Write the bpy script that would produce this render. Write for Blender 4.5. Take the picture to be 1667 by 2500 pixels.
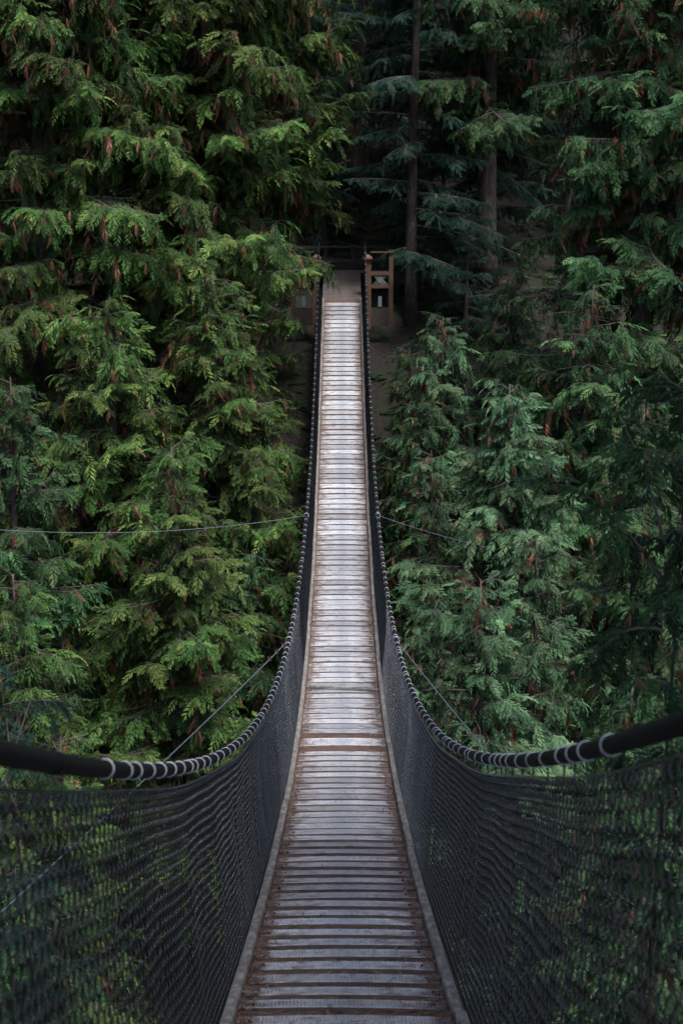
import bpy, bmesh, math, random
import numpy as np
from mathutils import Vector, Matrix, Euler
sc = bpy.context.scene
for o in list(bpy.data.objects): bpy.data.objects.remove(o)
C = sc.collection
R = math.radians
# ------------------------------------------------------------------ camera, sky, sun, exposure
cam_d = bpy.data.cameras.new('camera'); cam = bpy.data.objects.new('camera', cam_d); C.objects.link(cam)
cam.location = (-0.012, 0, 0)
cam.rotation_euler = (R(90 - 12), 0, R(0))
cam_d.sensor_fit = 'VERTICAL'; cam_d.sensor_height = 36; cam_d.sensor_width = 24; cam_d.lens = 50
cam_d.clip_start = 0.05; cam_d.clip_end = 2000
cam_d.dof.use_dof = True; cam_d.dof.focus_distance = 19; cam_d.dof.aperture_fstop = 5.0
sc.camera = cam
SUN_EL, SUN_AZ = R(66), R(148)          # azimuth from +Y, clockwise
w = bpy.data.worlds.new('World'); sc.world = w; w.use_nodes = True
nt = w.node_tree; bg = nt.nodes['Background']
sky = nt.nodes.new('ShaderNodeTexSky'); sky.sky_type = 'NISHITA'; sky.sun_disc = False
sky.sun_elevation = SUN_EL; sky.sun_rotation = SUN_AZ; sky.air_density = 1.0; sky.dust_density = 3.0; sky.ozone_density = 1.0
nt.links.new(sky.outputs[0], bg.inputs[0]); bg.inputs[1].default_value = 0.075
sl = bpy.data.lights.new('sun', 'SUN'); sl.energy = 1.5; sl.angle = R(14); sl.color = (0.98, 0.985, 1.0)
so = bpy.data.objects.new('sun', sl); C.objects.link(so)
sdir = Vector((math.sin(SUN_AZ) * math.cos(SUN_EL), math.cos(SUN_AZ) * math.cos(SUN_EL), math.sin(SUN_EL)))
so.rotation_euler = sdir.to_track_quat('Z', 'Y').to_euler(); so.location = (0, -10, 30)
sc.view_settings.view_transform = 'Standard'; sc.view_settings.look = 'None'
sc.view_settings.gamma = 1.0; sc.view_settings.use_curve_mapping = False
sc.view_settings.exposure = 1.42
sc.cycles.max_bounces = 4; sc.cycles.diffuse_bounces = 2; sc.cycles.glossy_bounces = 2; sc.cycles.transmission_bounces = 2
sc.cycles.use_denoising = True; sc.cycles.denoising_prefilter = 'FAST'
rng = np.random.default_rng(7); random.seed(7)
# ------------------------------------------------------------------ helpers
class MB:
    """collects tri / quad pieces as arrays, builds ONE mesh"""
    def __init__(s): s.V = []; s.F = []; s.M = []; s.T = []; s.n = 0
    def add(s, V, F, mat=0, tint=0.5):
        V = np.asarray(V, float).reshape(-1, 3); F = np.asarray(F, int)
        s.V.append(V); s.F.append(F + s.n); s.n += len(V)
        s.M.append(np.broadcast_to(np.asarray(mat, int), (len(F),))); s.T.append(np.broadcast_to(np.asarray(tint, float), (len(F),)))
    def box(s, lo, hi, mat=0, M=None, tint=.5):
        x0, y0, z0 = lo; x1, y1, z1 = hi
        V = np.array([(x0,y0,z0),(x1,y0,z0),(x1,y1,z0),(x0,y1,z0),(x0,y0,z1),(x1,y0,z1),(x1,y1,z1),(x0,y1,z1)], float)
        if M is not None: V = V @ np.array(M.to_3x3()).T + np.array(M.translation)
        s.add(V, [(0,3,2,1),(4,5,6,7),(0,1,5,4),(1,2,6,5),(2,3,7,6),(3,0,4,7)], mat, tint)
    def tube(s, P, rad, n=6, mat=0, tint=.5, caps=True):
        P = np.asarray(P, float); m = len(P); rad = np.broadcast_to(np.asarray(rad, float), (m,))
        T = np.gradient(P, axis=0); T /= np.linalg.norm(T, axis=1)[:, None] + 1e-12
        ref = np.array([0, 0, 1.]) if abs(T[:, 2]).mean() < .8 else np.array([1., 0, 0])
        A = np.cross(T, ref); A /= np.linalg.norm(A, axis=1)[:, None] + 1e-12; B = np.cross(A, T)
        a = np.arange(n) * 2 * math.pi / n
        V = P[:, None] + rad[:, None, None] * (np.cos(a)[None, :, None] * A[:, None] + np.sin(a)[None, :, None] * B[:, None])
        i = np.arange(m - 1)[:, None] * n; j = np.arange(n)[None]; k = (j + 1) % n
        F = np.stack([i + j, i + k, i + n + k, i + n + j], -1).reshape(-1, 4)
        s.add(V, F, mat, tint)
        if caps and n > 3:
            c0 = s.n - m * n
            if n == 4: s.F.append(np.array([[c0+3, c0+2, c0+1, c0], [c0+(m-1)*n+q for q in range(4)]])); s.M.append(np.full(2, mat)); s.T.append(np.full(2, tint))
            else:
                for base, rev in ((c0, True), (c0 + (m - 1) * n, False)):
                    fan = np.array([[base, base + q, base + q + 1] for q in range(1, n - 1)])
                    if rev: fan = fan[:, ::-1]
                    s.F.append(fan); s.M.append(np.full(len(fan), mat)); s.T.append(np.full(len(fan), tint))
    def mesh(s, name, mats, smooth=False, attr=False):
        me = bpy.data.meshes.new(name)
        V = np.concatenate(s.V); nf = sum(len(f) for f in s.F)
        loops = np.concatenate([f.reshape(-1) for f in s.F]); sizes = np.concatenate([np.full(len(f), f.shape[1]) for f in s.F])
        me.vertices.add(len(V)); me.vertices.foreach_set('co', V.astype(np.float32).ravel())
        me.loops.add(len(loops)); me.loops.foreach_set('vertex_index', loops.astype(np.int32))
        me.polygons.add(nf); st = np.concatenate([[0], np.cumsum(sizes)[:-1]])
        me.polygons.foreach_set('loop_start', st.astype(np.int32))
        for m in mats: me.materials.append(m)
        me.polygons.foreach_set('material_index', np.concatenate(s.M).astype(np.int32))
        me.polygons.foreach_set('use_smooth', np.full(nf, smooth))
        if attr:
            a = me.attributes.new('tint', 'FLOAT', 'FACE'); a.data.foreach_set('value', np.concatenate(s.T).astype(np.float32))
        me.update(calc_edges=True); me.validate()
        return me
def link(name, me, parent=None, loc=(0, 0, 0), rot=None, scale=None):
    o = bpy.data.objects.new(name, me); C.objects.link(o)
    o.location = loc
    if rot is not None: o.rotation_euler = rot
    if scale is not None: o.scale = scale if hasattr(scale, '__len__') else (scale,) * 3
    if parent: o.parent = parent
    return o
def tag(o, label=None, cat=None, group=None, kind=None):
    if label: o['label'] = label
    if cat: o['category'] = cat
    if group: o['group'] = group
    if kind: o['kind'] = kind
    return o
def thing(name, label, cat, loc=(0, 0, 0), group=None):
    return tag(link(name, None, loc=loc), label, cat, group)
# ------------------------------------------------------------------ materials
def mat(name, build):
    m = bpy.data.materials.new(name); m.use_nodes = True; n = m.node_tree.nodes; l = m.node_tree.links
    build(m, n, l, n['Principled BSDF']); return m
def noise(n, l, scale, detail=4, coord='Object', vec=None, rough=.6):
    t = n.new('ShaderNodeTexNoise'); t.inputs['Scale'].default_value = scale; t.inputs['Detail'].default_value = detail; t.inputs['Roughness'].default_value = rough
    tc = n.new('ShaderNodeTexCoord'); src = tc.outputs[coord]
    if vec:
        mp = n.new('ShaderNodeMapping'); mp.inputs['Scale'].default_value = vec; l.new(src, mp.inputs[0]); src = mp.outputs[0]
    l.new(src, t.inputs['Vector']); return t
def ramp(n, l, src, stops):
    r = n.new('ShaderNodeValToRGB'); e = r.color_ramp.elements
    while len(e) < len(stops): e.new(.5)
    for k, (p, c) in enumerate(stops): e[k].position = p; e[k].color = (*c, 1)
    l.new(src, r.inputs[0]); return r
def mixc(n, l, fac, a, b, mode='MIX'):
    m = n.new('ShaderNodeMix'); m.data_type = 'RGBA'; m.blend_type = mode
    for inp, v in ((m.inputs[0], fac), (m.inputs[6], a), (m.inputs[7], b)):
        if hasattr(v, 'links') or hasattr(v, 'is_output'): l.new(v, inp)
        elif hasattr(v, '__len__'): inp.default_value = (*v, 1)
        else: inp.default_value = v
    return m.outputs[2]
def bump(n, l, src, p, strength, dist):
    b = n.new('ShaderNodeBump'); b.inputs['Strength'].default_value = strength; b.inputs['Distance'].default_value = dist
    l.new(src, b.inputs['Height']); l.new(b.outputs[0], p.inputs['Normal'])
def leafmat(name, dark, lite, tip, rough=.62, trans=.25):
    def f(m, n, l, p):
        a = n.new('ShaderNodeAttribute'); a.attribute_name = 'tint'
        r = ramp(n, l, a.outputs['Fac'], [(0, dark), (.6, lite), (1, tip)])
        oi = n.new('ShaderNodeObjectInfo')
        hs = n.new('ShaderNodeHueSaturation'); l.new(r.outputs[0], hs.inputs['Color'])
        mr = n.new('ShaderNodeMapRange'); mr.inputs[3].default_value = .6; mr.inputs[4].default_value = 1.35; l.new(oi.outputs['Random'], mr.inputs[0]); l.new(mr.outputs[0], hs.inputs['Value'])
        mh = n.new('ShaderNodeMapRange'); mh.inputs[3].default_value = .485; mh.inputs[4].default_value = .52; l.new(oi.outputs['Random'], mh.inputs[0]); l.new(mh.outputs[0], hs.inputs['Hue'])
        l.new(hs.outputs[0], p.inputs['Base Color']); p.inputs['Roughness'].default_value = rough; p.inputs['Specular IOR Level'].default_value = .2
        tr = n.new('ShaderNodeBsdfTranslucent'); l.new(hs.outputs[0], tr.inputs[0])
        mx = n.new('ShaderNodeMixShader'); mx.inputs[0].default_value = trans
        l.new(p.outputs[0], mx.inputs[1]); l.new(tr.outputs[0], mx.inputs[2]); l.new(mx.outputs[0], n['Material Output'].inputs[0])
    return mat(name, f)
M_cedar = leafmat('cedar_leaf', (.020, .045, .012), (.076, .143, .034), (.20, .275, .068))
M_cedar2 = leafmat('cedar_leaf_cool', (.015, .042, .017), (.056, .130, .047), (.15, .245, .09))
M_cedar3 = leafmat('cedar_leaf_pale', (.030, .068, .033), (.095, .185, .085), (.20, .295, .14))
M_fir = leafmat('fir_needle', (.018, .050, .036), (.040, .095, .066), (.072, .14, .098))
M_dead = leafmat('dead_spray', (.14, .062, .040), (.28, .115, .072), (.38, .19, .13), .8, .15)
def barkf(a, b, c):
    def f(m, n, l, p):
        t = noise(n, l, 6, 6, vec=(3, 3, .6)); r = ramp(n, l, t.outputs[0], [(.3, a), (.55, b), (.72, c)])
        l.new(r.outputs[0], p.inputs['Base Color']); p.inputs['Roughness'].default_value = .9; bump(n, l, t.outputs[0], p, .8, .03)
    return f
M_bark = mat('bark', barkf((.03, .022, .018), (.075, .056, .047), (.19, .165, .15)))
M_bark_l = mat('bark_lichen', barkf((.05, .045, .04), (.13, .115, .105), (.32, .31, .29)))
M_twig = mat('twig', barkf((.07, .055, .045), (.14, .115, .10), (.24, .21, .19)))
def groundf(m, n, l, p):
    t = noise(n, l, .9, 8); t2 = noise(n, l, 9, 6)
    r = ramp(n, l, t2.outputs[0], [(.3, (.008, .0055, .004)), (.5, (.018, .012, .009)), (.75, (.036, .023, .016))])
    g = ramp(n, l, t.outputs[0], [(.45, (0, 0, 0)), (.62, (1, 1, 1))])
    c = mixc(n, l, g.outputs[0], r.outputs[0], (.014, .02, .008)); l.new(c, p.inputs['Base Color']); p.inputs['Roughness'].default_value = .95
    bump(n, l, t2.outputs[0], p, 1, .08)
M_ground = mat('forest_floor', groundf)
def plankf(m, n, l, p):
    # grey weathered ribbed tread: pale, worn darker and bluer along the walked middle, rusty brown dirt towards ends and edges
    tc = n.new('ShaderNodeTexCoord'); sx = n.new('ShaderNodeSeparateXYZ'); l.new(tc.outputs['Object'], sx.inputs[0])
    oi = n.new('ShaderNodeObjectInfo')
    mp = n.new('ShaderNodeVectorMath'); mp.operation = 'ADD'; l.new(tc.outputs['Object'], mp.inputs[0])
    cb = n.new('ShaderNodeCombineXYZ'); mm = n.new('ShaderNodeMath'); mm.operation = 'MULTIPLY'; mm.inputs[1].default_value = 57; l.new(oi.outputs['Random'], mm.inputs[0]); l.new(mm.outputs[0], cb.inputs[2]); l.new(cb.outputs[0], mp.inputs[1])
    def nz(s, d, vec=(1, 1, 1)):
        q = n.new('ShaderNodeMapping'); q.inputs['Scale'].default_value = vec; l.new(mp.outputs[0], q.inputs[0])
        t = n.new('ShaderNodeTexNoise'); t.inputs['Scale'].default_value = s; t.inputs['Detail'].default_value = d; l.new(q.outputs[0], t.inputs['Vector']); return t.outputs[0]
    ab = n.new('ShaderNodeMath'); ab.operation = 'ABSOLUTE'; l.new(sx.outputs[0], ab.inputs[0])
    big = nz(3, 3); ad = n.new('ShaderNodeMath'); ad.operation = 'MULTIPLY_ADD'; l.new(big, ad.inputs[0]); ad.inputs[1].default_value = .25; l.new(ab.outputs[0], ad.inputs[2])
    mid = ramp(n, l, ad.outputs[0], [(.14, (.47, .50, .545)), (.28, (.62, .635, .665)), (.48, (.67, .67, .685)), (.62, (.49, .45, .43))])
    fine = nz(38, 6, (1, .5, 1)); fr = ramp(n, l, fine, [(.30, (.62, .6, .6)), (.52, (1, 1, 1))])
    c1 = mixc(n, l, 1.0, mid.outputs[0], fr.outputs[0], 'MULTIPLY')
    dn = nz(7, 6, (1, 3, 1)); da = n.new('ShaderNodeMath'); da.operation = 'MULTIPLY_ADD'; l.new(ab.outputs[0], da.inputs[0]); da.inputs[1].default_value = .42; l.new(dn, da.inputs[2])
    df = ramp(n, l, da.outputs[0], [(.62, (0, 0, 0)), (.78, (.85, .85, .85))])
    c2 = mixc(n, l, df.outputs[0], c1, (.14, .085, .06))
    # vertical front faces are bare weathered timber
    g = n.new('ShaderNodeNewGeometry'); gv = n.new('ShaderNodeSeparateXYZ'); l.new(g.outputs['True Normal'], gv.inputs[0])
    fv = ramp(n, l, gv.outputs[2], [(.35, (1, 1, 1)), (.6, (0, 0, 0))])
    c3 = mixc(n, l, fv.outputs[0], c2, (.17, .14, .125))
    hv = n.new('ShaderNodeHueSaturation'); l.new(c3, hv.inputs['Color']); mr = n.new('ShaderNodeMapRange'); mr.inputs[3].default_value = .62; mr.inputs[4].default_value = 1.12; l.new(oi.outputs['Random'], mr.inputs[0]); l.new(mr.outputs[0], hv.inputs['Value'])
    l.new(hv.outputs[0], p.inputs['Base Color'])
    p.inputs['Roughness'].default_value = .36; p.inputs['Specular IOR Level'].default_value = .5
    bump(n, l, fine, p, .3, .002)
M_plank = mat('ribbed_plank', plankf)
def litterf(m, n, l, p):
    t = noise(n, l, 60, 8, vec=(1, .5, 1), rough=.75); r = ramp(n, l, t.outputs[0], [(.3, (.035, .02, .014)), (.5, (.11, .062, .042)), (.72, (.22, .135, .095))])
    l.new(r.outputs[0], p.inputs['Base Color']); p.inputs['Roughness'].default_value = .95; bump(n, l, t.outputs[0], p, 1, .01)
M_litter = mat('needle_bed', litterf)
def needlef(m, n, l, p):
    a = n.new('ShaderNodeAttribute'); a.attribute_name = 'tint'
    r = ramp(n, l, a.outputs['Fac'], [(0, (.05, .026, .016)), (.5, (.16, .08, .05)), (1, (.30, .185, .125))]); l.new(r.outputs[0], p.inputs['Base Color']); p.inputs['Roughness'].default_value = .9
M_needle = mat('fallen_needles', needlef)
def kerbf(m, n, l, p):
    t = noise(n, l, 14, 7, vec=(2, .35, 2)); r = ramp(n, l, t.outputs[0], [(.32, (.085, .07, .06)), (.5, (.21, .185, .165)), (.7, (.36, .34, .31))])
    t2 = noise(n, l, 9, 6); d = ramp(n, l, t2.outputs[0], [(.48, (0, 0, 0)), (.62, (1, 1, 1))])
    l.new(mixc(n, l, d.outputs[0], r.outputs[0], (.15, .13, .10)), p.inputs['Base Color']); p.inputs['Roughness'].default_value = .9; bump(n, l, t.outputs[0], p, .6, .006)
M_kerb = mat('kerb_wood', kerbf)
def simple(name, col, rough=.5, metal=0, var=.25, scale=20, spec=.5):
    def f(m, n, l, p):
        t = noise(n, l, scale, 5); r = ramp(n, l, t.outputs[0], [(.3, tuple(c * (1 - var) for c in col)), (.7, tuple(c * (1 + var) for c in col))])
        l.new(r.outputs[0], p.inputs['Base Color']); p.inputs['Roughness'].default_value = rough; p.inputs['Metallic'].default_value = metal; p.inputs['Specular IOR Level'].default_value = spec
    return mat(name, f)
M_rail = simple('black_hose', (.008, .008, .008), .65, spec=.2)
M_wire = simple('black_vinyl', (.007, .0075, .010), .24, spec=1.0)
M_ring = simple('galvanised_tie', (.66, .66, .68), .5, .3)
M_steel = simple('steel_cable', (.26, .29, .33), .45, .5)
M_clamp = simple('rusty_clamp', (.16, .085, .065), .6, .3, .5)
def timberf(a, b):
    def f(m, n, l, p):
        t = noise(n, l, 10, 7, vec=(2, 2, 2)); r = ramp(n, l, t.outputs[0], [(.3, a), (.68, b)])
        l.new(r.outputs[0], p.inputs['Base Color']); p.inputs['Roughness'].default_value = .85; bump(n, l, t.outputs[0], p, .4, .006)
    return f
M_timber = mat('stained_timber', timberf((.055, .032, .02), (.15, .085, .052)))
M_timber_d = mat('dark_timber', timberf((.025, .018, .014), (.06, .043, .034)))
M_ramp = mat('ramp_board', timberf((.075, .06, .053), (.135, .108, .097)))
M_cap = mat('post_cap', timberf((.10, .05, .04), (.22, .10, .085)))
M_water = simple('creek_water', (.03, .05, .045), .08, spec=.5)
M_moss = leafmat('fern_frond', (.016, .042, .014), (.036, .082, .026), (.07, .13, .04))

# ------------------------------------------------------------------ curves of the bridge
Pd = np.array([-4.59676089e-06, 4.36701378e-04, -2.84260222e-03, -3.24004945e-01, -1.73637822e+00])
Pr = np.array([0.01137277, -0.50635349, -0.98758754 + 1.19])
dZ = lambda y: np.polyval(Pd, y)
dS = lambda y: np.polyval(np.polyder(Pd), y)
rZ = lambda y: np.polyval(Pr, y)
rX = lambda y: .64 + .025 * np.clip((np.asarray(y, float) - 28) / 13, 0, 1)
Y0, Y1 = -0.6, 41.45
def arc_positions(fz, y0, y1, n=4000):
    y = np.linspace(y0, y1, n); z = fz(y); s = np.concatenate([[0], np.cumsum(np.hypot(np.diff(y), np.diff(z)))]); return y, s
# ------------------------------------------------------------------ terrain
_ph = rng.uniform(0, 6.28, 24); _k = rng.uniform(.12, .9, (12, 2))
def ground(x, y):
    x = np.asarray(x, float); y = np.asarray(y, float)
    z = np.interp(y, [-300, -40, -6, 2, 13.5, 20, 31, 40, 43.5, 47, 60, 90, 300], [8, 6, -1.6, -3.2, -19.5, -20.2, -11.4, -4.9, -2.75, -1.4, 6.5, 24, 120])
    n = sum(np.sin(x * _k[i, 0] * 1.3 + y * _k[i, 1] + _ph[i]) for i in range(12)) / 12
    bankw = np.clip(np.abs(y - 17) / 5 - .6, 0, 1)
    flat = 1 - np.exp(-((x / 3.5) ** 2 + ((y - 43.5) / 4) ** 2))
    return z + n * 1.5 * bankw * flat
xs = np.unique(np.concatenate([np.linspace(-300, -40, 14), np.linspace(-40, 40, 100), np.linspace(40, 300, 14)]))
ys = np.unique(np.concatenate([np.linspace(-300, -30, 12), np.linspace(-30, 80, 150), np.linspace(80, 300, 14)]))
gx, gy = np.meshgrid(xs, ys); gz = ground(gx, gy)
b = MB(); nx = len(xs); i = np.arange(len(ys) - 1)[:, None] * nx + np.arange(nx - 1)[None]
b.add(np.stack([gx, gy, gz], -1), np.stack([i, i + 1, i + nx + 1, i + nx], -1).reshape(-1, 4))
tag(link('ground', b.mesh('ground', [M_ground], True)), kind='structure')
b = MB(); b.add([(-300, 12.4, -19.0), (300, 12.4, -19.0), (300, 22.5, -19.0), (-300, 22.5, -19.0)], [(0, 1, 2, 3)])
tag(link('creek', b.mesh('creek', [M_water])), kind='structure')

# ------------------------------------------------------------------ foliage templates
def frame(d, up):
    d = d / (np.linalg.norm(d) + 1e-9); s = np.cross(up, d); s /= np.linalg.norm(s) + 1e-9; u = np.cross(d, s); return np.stack([d, s, u])
def cedar_spray(seed, n=7, fine=True, droop=.5):
    r = np.random.default_rng(seed); V = []; F = []; T = []
    def curve(x): return np.array([x, .10 * math.sin(3 * x + seed) * x, -droop * x * x])
    def tri(t, *p): k = len(V); V.extend(p); F.append((k, k + 1, k + 2)); T.append(t)
    # unit length fan; leaflets alternate along the rachis
    for q in range(n):
        for sd in (-1, 1):
            x = .05 + .9 * (q + (.4 if sd > 0 else 0)) / n
            ll = (.50 * (1 - x) ** .6 * min(1, .5 + 2 * x) + .05) * r.uniform(.7, 1.2)
            a = R(r.uniform(34, 56)); base = curve(x); dr = r.uniform(.0, .4)
            d = np.array([math.cos(a), sd * math.sin(a), -dr - .7 * droop * x]); d /= np.linalg.norm(d)
            sdv = np.cross([0, 0, 1.], d); sdv /= np.linalg.norm(sdv); bend = np.array([0, 0, -.12 * ll])
            p1 = base + d * ll * .5 + bend * .3; p2 = base + d * ll + bend; wd = ll * .17; t = -.16 + .30 * x
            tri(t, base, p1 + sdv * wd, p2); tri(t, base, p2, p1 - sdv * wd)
            if fine:
                for s2 in (-1, 1):
                    f = .36 if s2 > 0 else .52
                    c = base + d * ll * f + bend * f; tp = c + (d * .85 + sdv * s2 * .75) * ll * .30 * (1.2 - f)
                    tri(t + .08, c - d * ll * .06, c + d * ll * .12, tp)
    p1, p2 = curve(.9), curve(1.05); tri(.2, curve(.75), p1 + [0, .03, 0], p2); tri(.2, curve(.75), p2, p1 - [0, .03, 0])
    return np.array(V), np.array(F), np.array(T)
def fir_shoot(seed, n=8):
    r = np.random.default_rng(seed); V = []; F = []
    for q in range(n):
        x = (q + .3) / n
        for a in (90, -90, 20, -20, 180):
            if a == 180 and q % 2: continue
            t = R(a + r.uniform(-18, 18)); ll = .23 * (1 - .45 * x) * r.uniform(.8, 1.15)
            base = np.array([x * .86, 0, -.12 * x * x]); d = np.array([.75, math.sin(t), math.cos(t) * .8]); tip = base + d * ll
            k = len(V); wv = np.array([.045, 0, 0]); V.extend([base - wv, base + wv, tip]); F.append((k, k + 1, k + 2))
    return np.array(V), np.array(F), np.zeros(len(F))
CS = [cedar_spray(s, 5 + s % 3, True, (.15, .35, .55, .8, 1.1, .4, .7)[s]) for s in range(7)]; CSl = [cedar_spray(40 + s, 6, False) for s in range(3)]; FS = [fir_shoot(s) for s in range(4)]
UP = np.array([0, 0, 1.])
def put(B, tpl, pos, d, up, size, matn, tint, wscale=1):
    V, F, TT = tpl; Mx = frame(np.asarray(d, float), np.asarray(up, float)); S = V * np.array([size, size * wscale, size])
    B.add(S @ Mx + pos, F, matn, np.clip(tint + TT, 0, 1))
def unit(v): return v / (np.linalg.norm(v) + 1e-9)
def axes_of(L, r, shape, nf):
    """main axis of a bough plus its forks, as point lists"""
    t = np.linspace(0, 1, 14); P = shape(L, t, r); out = [P]
    for q in range(nf):
        f = r.uniform(.18, .6); k = int(f * 13); o = P[k]; tg = unit(P[k + 1] - P[k]); sd = 1 if q % 2 else -1
        a = R(r.uniform(24, 50)) * sd; ca, sa = math.cos(a), math.sin(a)
        S = shape(L * r.uniform(.38, .62) * (1.15 - f), t, r); S = np.stack([S[:, 0] * ca - S[:, 1] * sa, S[:, 0] * sa + S[:, 1] * ca, S[:, 2] + S[:, 0] * (tg[2] * .6 + r.uniform(-.12, .12))], 1)
        out.append(o + S)
    return out
def dead_twigs(wood, axes, r, n):
    for q in range(n):
        P = axes[0]; o = P[int(r.integers(1, 9))]; d = unit(np.array([r.uniform(.1, .8), r.normal() * .7, -r.uniform(-.1, .9)])); l2 = r.uniform(.3, .9)
        k = np.linspace(0, 1, 5)[:, None]; Q = o + d * l2 * k + r.normal(size=3) * .14 * k ** 2; wood.tube(Q, [.005, .0042, .0035, .0028, .0015], 3, caps=False, mat=2)
        o2 = Q[2]; wood.tube(o2 + unit(d + .8 * r.normal(size=3)) * l2 * .4 * k, [.003, .0026, .0022, .0018, .001], 3, caps=False, mat=2)
def cedar_bough(L, seed, dead=.06):
    r = np.random.default_rng(seed); B = MB()
    def shape(l, t, r):
        dp = r.uniform(.24, .46); yw = r.uniform(-.16, .16); up = r.uniform(.2, .34)
        return np.stack([l * t * (1 - .06 * t), l * (yw * t ** 2 + .025 * np.sin(5 * t + r.uniform(0, 6))), l * (.10 * t - dp * t ** 2 + up * t ** 3.2)], 1)
    axes = axes_of(L, r, shape, 0 if L < .8 else 1 if L < 1.5 else 2 if L < 3 else 3)
    flag_zone = r.uniform(.1, .5) if r.random() < .7 else 2
    for ai, P in enumerate(axes):
        la = np.linalg.norm(P[-1] - P[0]); t = np.linspace(0, 1, 14)
        B.tube(P, .003 + .0095 * la ** .8 * (1 - t) ** .8, 4, mat=2)
        at = lambda q: np.array([np.interp(q, t, P[:, k]) for k in range(3)])
        n2 = max(5, int(la / .080)); side = 1
        for q in range(n2):
            f = .08 + .92 * (q + r.uniform(-.3, .3)) / n2; f = min(max(f, .04), 1); side = -side
            if r.random() < .10: continue
            o = at(f); tg = unit(at(min(f + .05, 1)) - at(max(f - .05, 0)))
            l2 = (.20 + .30 * math.sin(math.pi * min(1, .15 + .78 * f)) ** .8) * (.45 + .42 * la ** .5) * r.uniform(.5, 1.25)
            lat = np.array([-tg[1], tg[0], 0]) * side
            a = R(r.uniform(38, 70)) * (1 - .5 * f); d = unit(tg * math.cos(a) + lat * math.sin(a) + UP * r.uniform(-.3, .2))
            hang = r.random() < .36
            if hang: d = unit(tg * r.uniform(.1, .5) + lat * r.uniform(.05, .5) - UP * r.uniform(.5, 1.1)); l2 = r.uniform(.22, .62) * min(1, .4 + L / 3)
            sg = r.uniform(.12, .5); k = np.linspace(0, 1, 4)[:, None]; Q = o + d * l2 * k - UP * (l2 * sg) * k ** 2
            B.tube(Q, [.005, .004, .003, .0015], 3, caps=False, mat=2)
            isdead = r.random() < (dead * 3.5 if abs(f - flag_zone) < .14 else dead * .45)
            n3 = max(3, int(l2 / .062)); bt = float(np.clip(r.normal(.46, .2), .05, .95)) - (.18 if hang else 0)
            for j in range(n3 + 1):
                g = min((j + .6) / (n3 + .6), 1); p = o + d * l2 * g - UP * (l2 * sg) * g * g
                sd2 = 1 if j % 2 else -1; last = j == n3
                a2 = 0 if last else R(r.uniform(30, 65)) * sd2; lt = np.array([-d[1], d[0], 0]); lt = lt if np.linalg.norm(lt) > .1 else np.array([1., 0, 0])
                dd = unit(d * math.cos(a2) + lt * math.sin(a2) - UP * r.uniform(-.15, .7))
                up = unit(UP + .4 * r.normal(size=3) + .55 * np.array([tg[0], tg[1], 0]))
                sz = r.uniform(.16, .30) * (1.25 if last else 1)
                if isdead or r.random() < dead * .3: put(B, CSl[int(r.integers(3))], p, unit(dd * .5 - UP), up, sz * 1.15, 1, r.random(), .55)
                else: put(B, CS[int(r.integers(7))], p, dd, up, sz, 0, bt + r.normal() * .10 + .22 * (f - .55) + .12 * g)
    dead_twigs(B, axes, r, int(2 + L * 1.6))
    return B
def fir_bough(L, seed):
    r = np.random.default_rng(seed); B = MB()
    def shape(l, t, r):
        return np.stack([l * t, l * (r.uniform(-.12, .12) * t ** 2), l * (.05 * t - r.uniform(.14, .30) * t ** 2 + .06 * t ** 3)], 1)
    axes = axes_of(L, r, shape, 0 if L < 1 else 2 if L < 2.2 else 3)
    for P in axes:
        la = np.linalg.norm(P[-1] - P[0]); t = np.linspace(0, 1, 14); B.tube(P, .003 + .0075 * la ** .8 * (1 - t), 4, mat=2)
        at = lambda q: np.array([np.interp(q, t, P[:, k]) for k in range(3)])
        n2 = max(5, int(la / .075)); side = 1
        for q in range(n2):
            f = .12 + .88 * (q + r.uniform(-.3, .3)) / n2; f = min(f, 1); side = -side; o = at(f); tg = unit(at(min(f + .05, 1)) - at(max(f - .05, 0)))
            if r.random() < .12: continue
            l2 = (.12 + .26 * (1 - f) ** .6 * min(1, f * 3)) * (.5 + .45 * la ** .6) * r.uniform(.6, 1.3); lat = np.array([-tg[1], tg[0], 0]) * side
            a = R(r.uniform(40, 66)); d = unit(tg * math.cos(a) + lat * math.sin(a) + UP * r.uniform(-.3, .15))
            if r.random() < .25: d = unit(tg * .4 + lat * r.uniform(0, .4) - UP * r.uniform(.4, .9)); l2 *= .8
            k = np.linspace(0, 1, 4)[:, None]; dr = r.uniform(.15, .55); B.tube(o + d * l2 * k - UP * (l2 * dr) * k ** 2, [.0045, .004, .003, .0015], 3, caps=False, mat=2)
            n3 = max(3, int(l2 / .040)); bt = float(np.clip(r.normal(.5, .2), .05, .95))
            for j in range(n3 + 1):
                g = min(1, (j + .8) / (n3 + .5)); p = o + d * l2 * g - UP * (l2 * dr) * g * g; sd2 = 1 if j % 2 else -1
                a2 = 0 if j == n3 else R(r.uniform(25, 60)) * sd2; lt = np.array([-d[1], d[0], 0])
                dd = unit(d * math.cos(a2) + lt * math.sin(a2) - UP * r.uniform(.0, .8))
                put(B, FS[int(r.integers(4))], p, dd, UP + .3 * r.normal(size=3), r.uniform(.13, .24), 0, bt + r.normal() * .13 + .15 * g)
    dead_twigs(B, axes, r, int(3 + L * 1.5))
    return B
LIB = {}
def lib(kind, lens, seeds, fn, leaf):
    LIB[kind] = [(L, fn(L, int(L * 100) * 7 + q * 131 + len(kind)).mesh('bough', [leaf, M_dead, M_twig], False, True)) for L in lens for q in range(seeds)]
def recolor(src, dst, leaf):
    LIB[dst] = []
    for L, me in LIB[src]: m2 = me.copy(); m2.materials[0] = leaf; LIB[dst].append((L, m2))
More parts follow.
